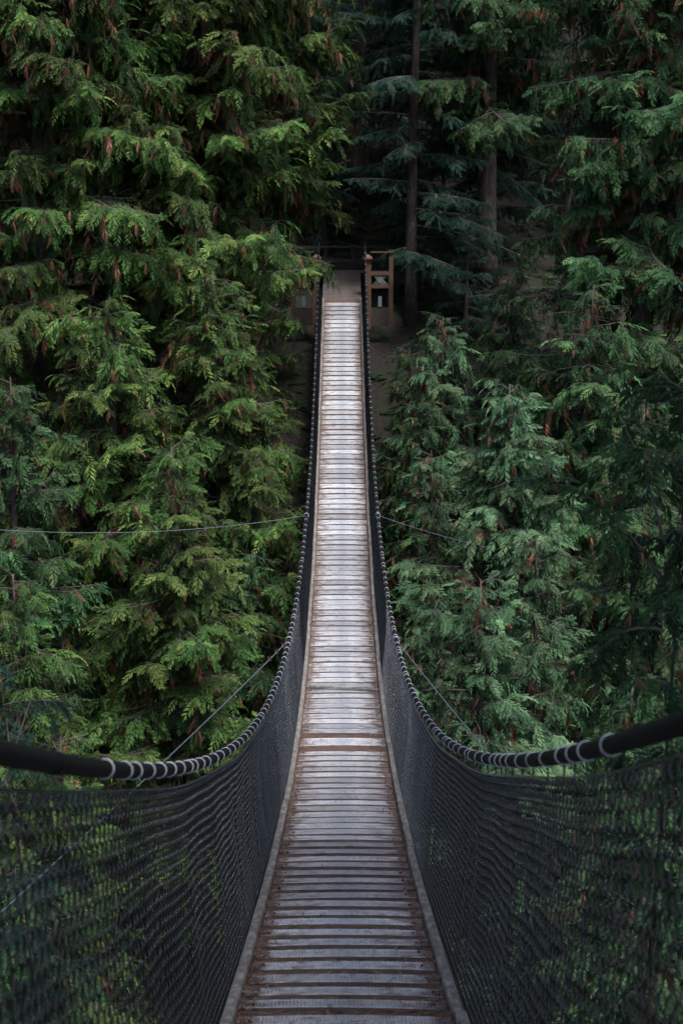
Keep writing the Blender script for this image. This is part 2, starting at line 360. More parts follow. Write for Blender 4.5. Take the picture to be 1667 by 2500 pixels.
lib('cedar', (.6, 1.1, 1.7, 2.5, 3.4, 4.4), 3, lambda L, q: cedar_bough(L, q, .125), M_cedar)
recolor('cedar', 'cedar_cool', M_cedar2)
recolor('cedar', 'cedar_pale', M_cedar3)
lib('fir', (.8, 1.5, 2.4, 3.4), 3, fir_bough, M_fir)
ALLTREES = []
def hits_bridge(p):
    x, y, z = p
    return abs(x) < 1.05 and -1 < y < 46 and (dZ(min(y, 42)) - 1.2 if y < 41.5 else -4) < z < (dZ(y) + 2.1 if y < 41.5 else -.2)
def tree(name, label, cat, x, y, ztop, rad, kind, seed, bare=.06, dens=6.5, group=None, trunk_r=None, lean=(0, 0), split=True, bark=None, zs=None, shape=.75, az=None, zbase=None, pitch0=0, minlen=.45, front=1.0):
    r = np.random.default_rng(seed); zb = (float(ground(x, y)) if zbase is None else zbase) - .25; H = ztop - zb
    root = thing(name, label, cat, (x, y, zb), group)
    tr = trunk_r or (.05 + .014 * H)
    t = np.linspace(0, 1, 16); ph = r.uniform(0, 6, 2)
    P = np.stack([lean[0] * t * H + .012 * H * np.sin(4 * t + ph[0]) * t, lean[1] * t * H + .012 * H * np.sin(3.3 * t + ph[1]) * t, t * H], 1)
    bm = MB(); rr = tr * (1 - .93 * t) * (1 + .35 * np.exp(-t * H / .5)); bm.tube(P, rr, 9)
    link('trunk', bm.mesh('trunk', [bark or M_bark], True), root)
    hs = []
    h = bare * H
    while h < H * .995:
        hs.append(h); f = h / H; h += (1 / dens) * r.uniform(.6, 1.4) * (1 - .45 * f)
    if zs is not None: hs = [q - zb for q in zs]
    a = r.uniform(0, 6.28)
    for h in hs:
        f = h / H; a += 2.39996 + r.normal() * .35
        if az is not None: a = r.uniform(*az)
        if front < 1 and math.sin(a) < -.72 and r.random() > front: a += 1.3 if math.cos(a) > 0 else -1.3
        prof = (1 - f) ** shape * min(1, .55 + 1.6 * f) if 'cedar' in kind else (1 - f) ** .8
        if y > 30 and zb + h > .137 * y + 3.5 and r.random() < (.72 if y < 40 else .45): continue
        Lh = max(minlen, rad * prof * r.uniform(.6, 1.22))
        p = np.array([np.interp(f, t, P[:, k]) for k in range(3)])
        pitch = (R(14) - R(34) * f if 'cedar' in kind else R(8) - R(26) * f) + R(r.normal() * 7) + R(pitch0)
        o0 = np.array([x, y, zb]) + p; dv = np.array([math.cos(a) * math.cos(pitch), math.sin(a) * math.cos(pitch), -math.sin(pitch)])
        for tries in range(4):
            bad = any(hits_bridge(o0 + dv * Lh * q + np.array([0, 0, -.16 * Lh * q * q])) for q in (.3, .5, .7, .85, 1, 1.12))
            if not bad: break
            Lh *= .72
        if bad: continue
        c = min(LIB[kind], key=lambda e: abs(math.log(e[0] / Lh)) + r.uniform(0, .12)); s = Lh / c[0]
        e = Euler((r.normal() * .18, pitch, a), 'XYZ')
        link('bough', c[1], root, p, e, s)
    ALLTREES.append(root); return root
# ------------------------------------------------------------------ trees (big structure of the picture)
G1 = 'cedars on the far canyon side'
tree('cedar_tree', 'tall bright green cedar overhanging the left of the far landing', 'tree', -3.9, 36.6, 15, 4.5, 'cedar', 11, bare=.1, dens=6.0, group=G1, shape=.35)
tree('cedar_tree', 'young cedar with pointed top just left of the bridge below the landing', 'tree', -2.75, 31.6, -1.35, 3.1, 'cedar', 12, dens=6.5, group=G1, shape=.62)
tree('cedar_tree', 'dark tall cedar at the left edge of the picture', 'tree', -7.0, 33.5, 14, 4.0, 'cedar', 13, bare=.12, dens=6, group=G1, shape=.35)
tree('cedar_tree', 'drooping cedar on the lower left behind the near guy cable', 'tree', -3.3, 26.8, -4.4, 3.2, 'cedar', 14, dens=7, group=G1)
tree('cedar_tree', 'cedar at the far left below the thin guy cable', 'tree', -6.6, 27.6, -3.2, 3.0, 'cedar_cool', 15, dens=5.5, group=G1)
tree('cedar_tree', 'small cedar close against the left side of the bridge at mid span', 'tree', -2.0, 30.0, -7.2, 2.0, 'cedar_cool', 16, dens=6, group=G1)
tree('cedar_tree', 'pale green round-topped cedar right of the bridge at mid height', 'tree', 3.35, 29.0, -3.5, 3.0, 'cedar_pale', 21, dens=8, group=G1, shape=.6)
tree('cedar_tree', 'low cedar beside the bridge just below the right of the landing', 'tree', 2.5, 35.4, -2.6, 2.0, 'cedar_pale', 22, dens=7, group=G1, shape=.55)
tree('cedar_tree', 'tall drooping cedar filling the upper right edge', 'tree', 7.3, 34.6, 14, 3.6, 'cedar_cool', 23, bare=.08, dens=5.5, group=G1, shape=.35)
tree('cedar_tree', 'cedar on the right edge behind the foreground sapling', 'tree', 5.9, 27.5, -3.6, 2.9, 'cedar_cool', 24, dens=6, group=G1)
tree('cedar_tree', 'cedar on the lower right behind the right guy cable', 'tree', 2.5, 23.6, -6.2, 2.6, 'cedar_pale', 25, dens=6, group=G1)
tree('cedar_tree', 'lowest cedar on the right just above the near handrail', 'tree', 4.6, 22.0, -7.4, 2.6, 'cedar_cool', 26, dens=5.5, group=G1)
tree('cedar_tree', 'lowest cedar on the left just above the near handrail', 'tree', -4.6, 21.5, -8.2, 2.6, 'cedar', 27, dens=5.5, group=G1)
tree('cedar_tree', 'small cedar close against the right side of the bridge at mid span', 'tree', 1.95, 31.0, -5.2, 1.7, 'cedar_pale', 28, dens=5.5, group=G1)
tree('cedar_tree', 'small cedar low against the right side of the bridge beside the guy cable', 'tree', 1.9, 26.6, -7.4, 1.6, 'cedar_pale', 29, dens=5, group=G1)
tree('cedar_tree', 'shaded little cedar between the landing and the right edge', 'tree', 4.6, 38.6, -1.6, 1.9, 'cedar_cool', 35, dens=5, group=G1)
tree('cedar_tree', 'shaded little cedar left of the landing under the big cedar', 'tree', -2.4, 40.6, -1.6, 1.5, 'cedar', 36, dens=5, group=G1)
tree('cedar_tree', 'leafy cedar between the left edge and the pointed young cedar', 'tree', -5.0, 30.6, -1.9, 2.8, 'cedar', 41, dens=7, group=G1, shape=.6)
tree('cedar_tree', 'leafy cedar low on the left beside the creek bank', 'tree', -5.9, 24.4, -6.3, 2.5, 'cedar', 42, dens=5.5, group=G1)
tree('cedar_tree', 'leafy cedar between the round-topped cedar and the right edge', 'tree', 5.4, 31.6, -1.6, 2.7, 'cedar_cool', 43, dens=6, group=G1, shape=.6)
tree('cedar_tree', 'leafy cedar low on the right below the round-topped cedar', 'tree', 3.7, 25.7, -5.9, 2.4, 'cedar_pale', 44, dens=5.5, group=G1)
tree('cedar_tree', 'bright cedar hanging over the left corner of the landing', 'tree', -2.3, 38.4, 12, 3.3, 'cedar', 45, dens=6.0, group=G1, bare=.24, shape=.3)
tree('cedar_tree', 'lowest branched cedar just below the right gate post', 'tree', 1.75, 37.0, -3.5, 1.25, 'cedar_cool', 46, dens=5.5, group=G1)
tree('cedar_tree', 'narrow cedar hugging the right side of the far half of the bridge', 'tree', 1.8, 33.6, -4.5, 1.35, 'cedar_cool', 47, dens=5.5, group=G1)
tree('cedar_tree', 'small shaded cedar under the left gate post beside the bridge', 'tree', -1.85, 37.2, -4.6, 1.3, 'cedar', 49, dens=5, group=G1)
tree('cedar_tree', 'small shaded cedar in the dark gap left of the far half of the bridge', 'tree', -1.85, 33.6, -6.2, 1.4, 'cedar', 50, dens=5, group=G1)
G2 = 'firs behind the landing'
tree('fir_tree', 'blue-green fir with straight bare trunk right of the landing', 'tree', 2.05, 42.6, 17, 3.6, 'fir', 31, bare=.07, dens=5.0, group=G2, trunk_r=.19, front=.45)
tree('fir_tree', 'fir with pale lichen-spotted trunk at the upper right', 'tree', 7.5, 48, 20, 3.2, 'fir', 32, bare=.4, dens=2.6, group=G2, trunk_r=.2, bark=M_bark_l, front=.1)
tree('fir_tree', 'dark fir between the two bare trunks', 'tree', 4.6, 46.5, 16, 3.6, 'fir', 33, bare=.1, dens=4.2, group=G2)
tree('fir_tree', 'small shaded fir just right of the landing railing', 'tree', 3.6, 41.6, -.6, 1.7, 'fir', 37, dens=4.5, group=G2)
tree('fir_tree', 'understorey fir on the bank above the landing', 'tree', -.6, 47.6, 3.0, 2.2, 'fir', 38, dens=5, group=G2, bare=.02)
tree('fir_tree', 'tall fir on the bank left above the landing casting it into shade', 'tree', -1.7, 46.4, 19, 4.4, 'fir', 39, dens=4, group=G2, bare=.24)  # added so its wide high crown keeps sky light off the landing
tree('cedar_tree', 'tall cedar right behind the bare fir trunk, added to shade the landing', 'tree', 4.4, 44.0, 18, 4.3, 'cedar_cool', 40, dens=3.6, group=G1, bare=.26, shape=.35)  # added like the tall fir, its crown shades the landing
tree('fir_tree', 'low fir covering the bank right behind the landing', 'tree', 2.9, 47.2, 2.6, 2.3, 'fir', 48, dens=5, group=G2, bare=.02)
G3 = 'background trees up the far slope'
BG = [(-11, 43, 18, 4.6, 'cedar', 'dark cedar behind the left edge cedar'), (-7.4, 46, 20, 4.4, 'fir', 'dark fir behind the overhanging cedar on the left'), (-2.6, 49, 20, 4.4, 'cedar', 'shaded cedar directly behind the left half of the landing'),
  (.6, 50.5, 22, 4.4, 'fir', 'shaded fir directly behind the landing'), (5.6, 52.5, 22, 4.6, 'cedar_cool', 'shaded cedar behind the gap between the two bare trunks'), (11, 46, 20, 4.6, 'cedar_cool', 'dark cedar behind the tall cedar on the right edge'),
  (-6, 55, 24, 4.8, 'cedar', 'farthest cedar up the left of the slope'), (9.5, 54, 24, 4.8, 'fir', 'farthest fir up the right of the slope'), (-11.5, 54, 24, 5, 'fir', 'farthest fir up the left of the slope'),
  (15, 52, 24, 5, 'cedar', 'farthest cedar beyond the right edge'), (3, 57, 25, 5, 'cedar_cool', 'farthest cedar above the landing in deep shade'), (-1.5, 59, 25, 5, 'cedar', 'farthest cedar left of the landing in deep shade'),
  (-4, 64, 28, 5.5, 'fir', 'topmost fir of the slope left of centre'), (1.2, 66, 28, 5.5, 'cedar', 'topmost cedar of the slope at centre'), (6.5, 63, 28, 5.5, 'fir', 'topmost fir of the slope right of centre'), (11.5, 65, 28, 5.5, 'cedar_cool', 'topmost cedar of the slope at the right'), (-9.5, 66, 28, 5.5, 'cedar', 'topmost cedar of the slope at the left')]
for k, (x, y, z, rd, kd, lab) in enumerate(BG):
    tree('background_tree', lab, 'tree', x, y, z, rd, kd, 60 + k, bare=.02, dens=(2.7 if y < 62 else 1.5), group=G3, shape=.4, split=False)
G4 = 'unseen shade trees of the near bank'  # out-of-view trees, added so their crowns shade the near deck
for k, (x, y, zb, z, rd, kd, lab) in enumerate([(-5.2, -3.0, 3.5, 20, 5.5, 'cedar', 'unseen near bank cedar added for shade left of the bridge head'), (5.6, -4.0, 4, 20, 5.5, 'cedar_cool', 'unseen near bank cedar added for shade right of the bridge head'), (.5, -8, 4.5, 22, 5.5, 'fir', 'unseen near bank fir added for shade behind the bridge head'), (-4.3, 3.2, 4, 17, 4.8, 'cedar', 'unseen cedar added for shade, rooted below the left of the near bridge end'), (4.6, 3.6, 4, 17, 4.8, 'cedar_cool', 'unseen cedar added for shade, rooted below the right of the near bridge end')]):
    tree('unseen_shade_tree', lab, 'tree', x, y, z, rd, kd, 90 + k, bare=(.30 if y < 0 else .50), dens=4.6, group=G4, shape=.35, split=False)
G5 = 'small cedars below the bridge'
for k, (x, y, z, rd, lab) in enumerate([(-2.9, 13.2, -6.6, 1.9, 'young cedar below the bridge seen through the left mesh'), (3.1, 13.0, -6.4, 1.9, 'young cedar below the bridge seen through the right mesh'), (-2.3, 9.5, -6.0, 1.6, 'young cedar below the near end seen through the left mesh'), (2.4, 9.0, -5.6, 1.6, 'young cedar below the near end seen through the right mesh'), (-4.2, 16.5, -8.0, 2.2, 'young cedar by the creek on the left'), (4.6, 16.5, -7.6, 2.2, 'young cedar by the creek on the right')]):
    tree('young_cedar', lab, 'tree', x, y, z, rd, 'cedar_cool', 110 + k, dens=5, group=G5, split=False, bare=.25)
sap = tree('cedar_sapling', 'thin dark cedar sapling in the right foreground above the handrail', 'tree', 1.46, 6.35, -.75, .85, 'cedar_cool', 141, bare=.66, dens=4.2, trunk_r=.034, split=True, minlen=.3)
def P3w(px, py, d):
    u = (1250 - py) / 3472 * d; c_, s_ = math.cos(R(12)), math.sin(R(12)); return np.array([(px - 833.5) / 3472 * d, d * c_ + u * s_, -d * s_ + u * c_])
o0 = np.array(sap.location); r = np.random.default_rng(77)
for (ax, ay, bx, by, dd_) in ((1616, 1420, 1360, 1170, 6.4), (1612, 1540, 1440, 1600, 6.3), (1640, 1380, 1700, 1330, 6.6), (1616, 1330, 1500, 1010, 6.6)):
    A = P3w(ax, ay, 6.5) - o0; Bv = P3w(bx, by, dd_) - o0; k = np.linspace(0, 1, 9)[:, None]; Q = A + (Bv - A) * k + np.array([0, 0, .06]) * np.sin(math.pi * k)
    m = MB(); m.tube(Q, .009 * (1 - .75 * k[:, 0]), 6, mat=2)
    for q in range(14):
        f = .35 + .65 * q / 13; p = A + (Bv - A) * f + np.array([0, 0, .06]) * math.sin(math.pi * f); d = unit(unit(Bv - A) * .5 + np.array([r.normal() * .4, r.normal() * .4, r.uniform(-.7, .1)]))
        for z in range(3): put(m, CS[int(r.integers(7))], p + d * .06 * z, unit(d + .5 * r.normal(size=3)), UP + .3 * r.normal(size=3), r.uniform(.09, .17), 0, r.uniform(.2, .7))
    link('limb', m.mesh('limb', [M_cedar2, M_dead, M_twig], False, True), sap)
tree('fir_sapling', 'dusky young fir in the lower left foreground outside the handrail', 'tree', -2.05, 8.6, -2.75, 1.1, 'fir', 142, bare=.35, dens=4.5, trunk_r=.035)
sh = thing('bare_shrub', 'bare twiggy shrub branch reaching in from the left edge', 'shrub', (-2.1, 6.1, float(ground(-2.1, 6.1)) - .2)); r = np.random.default_rng(5)
zb = float(ground(-2.1, 6.1)) - .2; top = -2.15 - zb
for q in range(4):
    e = np.array([[.75, 0, top], [.35, .25, top + .25], [.5, -.2, top - .5], [-.1, .3, top + .4]][q]); t = np.linspace(0, 1, 14)[:, None]
    P = np.concatenate([e[0] * t ** 3 + .06 * np.sin(5 * t + q), e[1] * t ** 2, e[2] * t ** .8], 1); m = MB(); m.tube(P, .013 * (1 - .8 * t[:, 0]), 6)
    st = link('stem', m.mesh('stem', [M_twig], True), sh); tw = MB()
    for z in range(22):
        f = r.uniform(.62, 1); o = np.array([np.interp(f, t[:, 0], P[:, k]) for k in range(3)]); d = unit(np.array([r.uniform(.0, 1), r.normal() * .5, r.uniform(-.2, .6)])); k = np.linspace(0, 1, 5)[:, None]
        tw.tube(o + d * r.uniform(.1, .4) * k + r.normal(size=3) * .05 * k ** 2, .0032 * (1 - .8 * k[:, 0]), 3, caps=False)
    tag(link('twigs', tw.mesh('twigs', [M_twig], True), st), kind='stuff')
# low ferns and seedlings over the slopes
b = MB(); r = np.random.default_rng(17)
for q in range(9000):
    x = r.uniform(-13, 13); y = r.choice((r.uniform(22, 52), r.uniform(3, 12))) if q % 4 == 0 else r.uniform(24, 52)
    if abs(x) < 1.7 and 40.5 < y < 45.5: continue
    z = float(ground(x, y)); a = r.uniform(0, 6.28); d = np.array([math.cos(a), math.sin(a), r.uniform(.2, 1.0)])
    put(b, CSl[int(r.integers(3))], np.array([x, y, z - .03]), d, UP, r.uniform(.25, .7), 0, r.random(), .8)
tag(link('fern_cover', b.mesh('fern_cover', [M_moss], attr=True)), 'low ferns and seedlings covering the shaded canyon slopes', 'ferns', kind='stuff')
# ------------------------------------------------------------------ suspension bridge
bridge = thing('suspension_bridge', 'narrow plank suspension bridge with black mesh sides sagging over the canyon', 'bridge', (0, 0, 0))
def rib_plank(wd, seed, th=.034):
    r = np.random.default_rng(seed); m = MB(); nr = 56; X = []; Zt = []
    for q in range(nr):
        x0 = -.5 + q / nr; p = 1 / nr
        dz = r.uniform(-.0006, .0006)
        X += [x0 + .12 * p, x0 + .20 * p, x0 + .60 * p, x0 + .68 * p]; Zt += [-.0062, dz, dz, -.0062]
    X = np.array([-.5] + X + [.5]); Zt = np.array([-.0062] + Zt + [-.0062])
    bow = .010 * (1 - (2 * X) ** 2); e = .018          # smooth lip along both long edges
    yy = [-wd / 2, -wd / 2 + .004, -wd / 2 + e, wd / 2 - e, wd / 2 - .004, wd / 2]; n = len(X)
    V = []
    for k, y in enumerate(yy):
        z = bow + (Zt if k in (2, 3) else (-.0035 if k in (0, 5) else -.001))
        V.append(np.stack([X, np.full(n, y), z], 1))
    V.append(np.stack([X, np.full(n, -wd / 2), bow - th], 1)); V.append(np.stack([X, np.full(n, wd / 2), bow - th], 1))
    i = np.arange(n - 1); F = []
    for k in range(5): F.append(np.stack([k * n + i, k * n + i + 1, (k + 1) * n + i + 1, (k + 1) * n + i], -1))
    F.append(np.stack([6 * n + i, 6 * n + i + 1, i + 1, i], -1)); F.append(np.stack([5 * n + i, 5 * n + i + 1, 7 * n + i + 1, 7 * n + i], -1))
    m.add(np.concatenate(V), np.concatenate(F))
    for e_ in (0, n - 1): m.add([V[k][e_] for k in (6, 0, 5, 7)], [(0, 1, 2, 3) if e_ else (3, 2, 1, 0)])
    return m.mesh('plank', [M_plank])
PW = {w_: [rib_plank(w_, 5 + s) for s in range(2)] for w_ in (.15, .17, .195, .215, .235, .40)}
ya, sa = arc_positions(dZ, 2.5, Y1 - .1); s = .1; pos = []
while s < sa[-1]:
    y = float(np.interp(s, sa, ya)); pos.append(y)
    s += random.uniform(.272, .312) if y > 14 else random.uniform(.262, .30)
nm = MB(); nm.tube([(0, 0, -.004), (0, 0, .002)], .008, 7); NAIL = nm.mesh('nail_head', [M_rail]); PLANKS = []
wide_y = min(pos, key=lambda v: abs(v - 15.9))
for y in pos:
    if y == wide_y: wd = .40
    elif abs(y - wide_y) < .33: continue
    else: wd = random.choice((.15, .15, .17)) if y < 11 else random.choice((.17, .195)) if y < 16 else random.choice((.195, .215, .215, .235))
    o = link('plank', random.choice(PW[wd]), bridge, (random.uniform(-.006, .006), y, float(dZ(y)) + random.uniform(-.003, .003)),
             Euler((math.atan(float(dS(y))) + random.gauss(0, .006), random.gauss(0, .003), random.gauss(0, .006))), (random.uniform(.985, 1.0), 1, 1))
    PLANKS.append(o)
    if y < 24:
        for sx in (-1, 1): link('nail_head', NAIL, o, (sx * random.uniform(.425, .455), random.uniform(-.03, .03), .0035), None, random.uniform(.8, 1.5))
y = 18.72   # the loose batten lying askew across the deck
b = MB(); b.box((-.46, -.022, 0), (.50, .022, .02))
tag(link('loose_batten', b.mesh('loose_batten', [M_kerb]), bridge, (0, y, float(dZ(y)) + .022), Euler((math.atan(float(dS(y))), 0, -.16))), 'weathered batten lying askew across the planks')
# bed under the planks, carrying needles
yy = np.linspace(-.5, Y1, 420); xx = np.linspace(-.512, .512, 26); b = MB()
GX, GY = np.meshgrid(xx, yy); GZ = dZ(GY) - .016 + .004 * np.sin(GX * 41 + GY * 17) * np.sin(GX * 13 - GY * 31) + .007 * np.clip((np.abs(GX) - .36) / .14, 0, 1) * np.clip((26 - GY) / 14, 0, 1)
i = np.arange(419)[:, None] * 26 + np.arange(25)[None]
b.add(np.stack([GX, GY, GZ], -1), np.stack([i, i + 1, i + 27, i + 26], -1).reshape(-1, 4)); link('deck_bed', b.mesh('deck_bed', [M_litter], True), bridge)
N = 30000; b = MB(); r = np.random.default_rng(3)
ny = 4 + 22 * r.random(N) ** 1.7; nxs = r.uniform(-.505, .505, N); edge = r.random(N) < .35; nxs[edge] = np.sign(nxs[edge]) * (.505 - np.abs(r.normal(0, .06, edge.sum())))
pa = np.array(pos); near = np.abs(ny[:, None] - pa[None]).min(1); keep = (near > .075) | (r.random(N) < .05) | ((np.abs(nxs) > .43) & (r.random(N) < .5)); ny, nxs = ny[keep], nxs[keep]; N = len(ny)
onp = np.abs(ny[:, None] - pa[None]).min(1) < .08
nz = dZ(ny) + np.where(onp, .006 + .01 * (1 - (2 * nxs) ** 2), -.011) + r.uniform(0, .007, N); a = r.normal(0, .9, N); ll = r.uniform(.012, .040, N); wdt = r.uniform(.0014, .0036, N); wdt = np.where(r.random(N) < .1, wdt * 2.2, wdt)
ux, uy = np.cos(a), np.sin(a); tl = r.normal(0, .15, N)
c = np.stack([nxs, ny, nz], 1); du = np.stack([ux * ll, uy * ll, tl * ll + uy * ll * dS(ny)], 1); dv = np.stack([-uy * wdt, ux * wdt, wdt * 0 + ux * wdt * dS(ny)], 1)
V = np.stack([c - du - dv, c + du - dv, c + du + dv, c - du + dv], 1).reshape(-1, 3)
b.add(V, np.arange(4 * N).reshape(-1, 4), 0, r.random(N)); tag(link('needle_litter', b.mesh('needle_litter', [M_needle], attr=True), bridge), kind='stuff')
# kerb boards
for sd in (-1, 1):
    y = 1.0
    while y < Y1 - .3:
        y2 = min(y + random.uniform(2.2, 2.6), Y1); t = np.linspace(y, y2 - .012, 7); xo = random.uniform(-.006, .006); zo = random.uniform(-.004, .004); hw = .027; m = MB()
        ring = np.array([(-hw, -.06), (hw, -.06), (hw, .030), (hw - .008, .037), (-hw + .008, .037), (-hw, .030)])
        V = np.stack([np.stack([sd * .540 + xo + ring[:, 0], np.full(6, q), dZ(q) + zo + ring[:, 1]], 1) for q in t]); n = 6
        i = np.arange(6)[:, None] * n; j = np.arange(n)[None]; k = (j + 1) % n
        m.add(V, np.stack([i + j, i + k, i + n + k, i + n + j], -1).reshape(-1, 4)); m.add(V[0], [(0, 5, 4, 3), (0, 3, 2, 1)]); m.add(V[-1], [(3, 4, 5, 0), (1, 2, 3, 0)])
        link('kerb_board', m.mesh('kerb_board', [M_kerb]), bridge); y = y2
# handrails with their tie rings
tor = MB(); na, nb = 14, 5; A = np.arange(na) * 2 * math.pi / na; Bq = np.arange(nb) * 2 * math.pi / nb
tv = np.stack([(.0258 + .0032 * np.cos(Bq)[None]) * np.cos(A)[:, None], (.0045 * np.sin(Bq)[None]) + 0 * A[:, None], (.0258 + .0032 * np.cos(Bq)[None]) * np.sin(A)[:, None]], -1)
i = np.arange(na)[:, None] * nb; i2 = ((np.arange(na) + 1) % na)[:, None] * nb; j = np.arange(nb)[None]; k = (j + 1) % nb
tor.add(tv, np.stack([i + j, i + k, i2 + k, i2 + j], -1).reshape(-1, 4))
ringme = tor.mesh('tie_ring', [M_ring], True)
tm = MB(); tm.tube([(0, 0, -.026), (.004, .006, -.06), (0, 0, -.078)], .0032, 4); tieme = tm.mesh('tie_wire', [M_wire])
rO = lambda q, sd: rZ(q) + (.075 * np.clip((9 - np.asarray(q, float)) / 7, 0, 1.3) ** 1.5 if sd > 0 else 0)   # the right rail hangs a little higher near its anchor
RINGS = []; RAILS = {}
for sd in (-1, 1):
    t = np.linspace(-1.6, 42.1, 260); zt = rO(t, sd)
    m = MB(); m.tube(np.stack([sd * rX(t), t, zt], 1), .0245, 12); rail = link('handrail', m.mesh('handrail', [M_rail], True), bridge); RAILS[sd] = rail
    for q in ((2.0, 2.9) if sd < 0 else (2.2,)):
        m = MB(); tt = np.linspace(q, q + .05, 3); m.tube(np.stack([sd * rX(tt), tt, rO(tt, sd)], 1), .027, 12); link('sleeve_joint', m.mesh('sleeve_joint', [M_rail], True), rail)
    y, sarc = arc_positions(rZ, 3.55 if sd < 0 else 3.25, 41.6); s = 0; n_ = 0
    while s < sarc[-1]:
        yv = float(np.interp(s, sarc, y)); RINGS.append((yv, sd)); s += random.choice((.34, .36, .38, .40, .20)) if yv > 6 else random.choice((.2, .3, .34)); n_ += 1
RINGS.sort(); rest = MB()
for q, (yv, sd) in enumerate(RINGS):
    sl_ = math.atan(float(np.polyval(np.polyder(Pr), yv))); loc = (sd * float(rX(yv)), yv, float(rO(yv, sd))); rot = Euler((sl_ + random.gauss(0, .08), 0, random.gauss(0, .1)))
    if q < 300:
        o = link('tie_ring', ringme, RAILS[sd], loc, rot)
        if q % 2 == 0 or yv < 7: link('tie_wire', tieme, RAILS[sd], loc, Euler((random.gauss(0, .1), 0, 0)))
    else:
        Mx = np.array(rot.to_matrix()); rest.add((tv.reshape(-1, 3)) @ Mx.T + np.array(loc), np.stack([i + j, i + k, i2 + k, i2 + j], -1).reshape(-1, 4))
if rest.n: tag(link('tie_rings', rest.mesh('tie_rings', [M_ring], True), bridge), kind='stuff')
# chain-link sides
p_, hh = .036, .041
def chain(sd, y0, y1, detail):
    m = MB(); yv, sarc = arc_positions(lambda q: .5 * (dZ(q) + rZ(q)), y0, y1); nw = int(sarc[-1] / p_); r = np.random.default_rng(9 + sd)
    s0 = np.arange(nw) * p_; nrow = int(1.12 / hh); sub = 2 if detail else 1
    ju = np.convolve(r.normal(0, .010, nw + 8), np.ones(9) / 9, 'valid')[:nw] + r.normal(0, .0007, nw); jz = np.cumsum(r.normal(0, .0004, nw)); jz -= np.convolve(jz, np.ones(41) / 41, 'same')
    fold = .007 * np.sin(np.arange(nw) * p_ * 5.2 + 1.7 * np.sin(np.arange(nw) * p_ * .9))
    for w_ in range(nw):
        k = np.arange(nrow * sub + 1) / sub; s_amp = 1; zig = np.abs((k % 2) - 1); zig = zig if w_ % 2 == 0 else 1 - zig
        s_ = s0[w_] + (zig - .5) * p_ * 1.10; yq = np.interp(s_, sarc, yv); f = np.clip(k / nrow + (jz[w_] + fold[w_]) * np.sin(math.pi * k / nrow), 0, 1)
        zb = dZ(yq) - .02; zt = rO(yq, sd) - .058 - .012 * np.sin(yq * 1.1 + sd) ** 2; hgt = zt - zb
        bag = .022 * np.sin(yq * .9 + sd * 1.3) * np.sin(math.pi * f) + .006 * np.sin(yq * 2.3 + f * 3) * np.sin(math.pi * f)
        xb = .574 + (rX(yq) - .574) * np.minimum(1, f * 1.6) ** .8 + bag + ju[w_] * np.sin(math.pi * f)
        if detail: xb = xb + np.where(k % 1 > .2, np.where((np.floor(k).astype(int) + w_) % 2 == 0, .0055, -.0055), 0)
        P = np.stack([sd * xb, yq, zb + hgt * f], 1); m.tube(P, .0029 if y0 < 8 else .0030, 4 if y0 < 8 else 3, caps=False)
    return m
for sd in (-1, 1):
    for (y0, y1, dt) in ((.6, 9.5, True), (9.5, 20, True), (20, 41.3, False)):
        tag(link('fence_mesh', chain(sd, y0, y1, dt).mesh('fence_mesh', [M_wire], True), bridge), kind='stuff')
    t = np.linspace(.5, 41.3, 200); m = MB(); m.tube(np.stack([sd * (rX(t) - .006), t, rO(t, sd) - .061 - .012 * np.sin(t * 1.1 + sd) ** 2], 1), .004, 5); link('tension_wire', m.mesh('tension_wire', [M_wire], True), bridge)
    t = np.linspace(-.5, 41.3, 160); m = MB(); m.tube(np.stack([sd * (.595 + 0 * t), t, dZ(t) - .09], 1), .02, 8); link('deck_cable', m.mesh('deck_cable', [M_rail], True), bridge)
# guy cables with their clamps
def P3(px, py, d):
    u = (1250 - py) / 3472 * d; c_, s_ = math.cos(R(12)), math.sin(R(12)); return np.array([(px - 833.5) / 3472 * d, d * c_ + u * s_, -d * s_ + u * c_])
def guy(label, A, Bp, sag, clamps, rad=.0055, ext=1.0):
    root = thing('guy_cable', label, 'cable', tuple(A), 'guy cables'); t = np.linspace(0, ext, 40)[:, None]
    P = (Bp - A) * t; P[:, 2] -= sag * 4 * t[:, 0] * (1 - t[:, 0]); m = MB(); m.tube(P, rad, 6); link('wire', m.mesh('wire', [M_steel], True), root)
    L = np.linalg.norm(Bp - A); d = Vector(Bp - A).to_track_quat('Y', 'Z').to_euler()
    cm = MB(); cm.box((-.016, -.012, -.015), (.016, .012, .015)); cm.tube([(-.014, 0, .0), (-.014, 0, .038)], .005, 6); cm.tube([(.014, 0, 0), (.014, 0, .038)], .005, 6)
    cme = cm.mesh('clamp', [M_clamp])
    for q in clamps:
        f = q / L; loc = (Bp - A) * f; loc[2] -= sag * 4 * f * (1 - f); link('clamp', cme, root, loc, d)
    sh = MB(); a = np.linspace(0, 2 * math.pi, 13); sh.tube(np.stack([.04 * np.cos(a), 0 * a, .04 * np.sin(a)], 1), .011, 6); sh.box((-.018, -.03, -.09), (.018, .03, -.03)); link('shackle', sh.mesh('shackle', [M_steel], True), root)
def railpt(sd, y): return np.array([sd * float(rX(y)), y, float(rO(y, sd))])
guy('grey wire cable running down left from the near handrail', railpt(-1, 16.3), P3(-40, 2262, 8.0), .03, (.35, .75, 1.15))
guy('grey wire cable running down right from the near handrail', railpt(1, 16.3), P3(1500, 2205, 8.0), .03, (.4, .85, 1.3, 1.75))
guy('long thin cable stretching left from mid span across the trees', railpt(-1, 24.9), P3(-700, 1195, 20), .46, (.5, .9, 1.3, 1.7), .004)
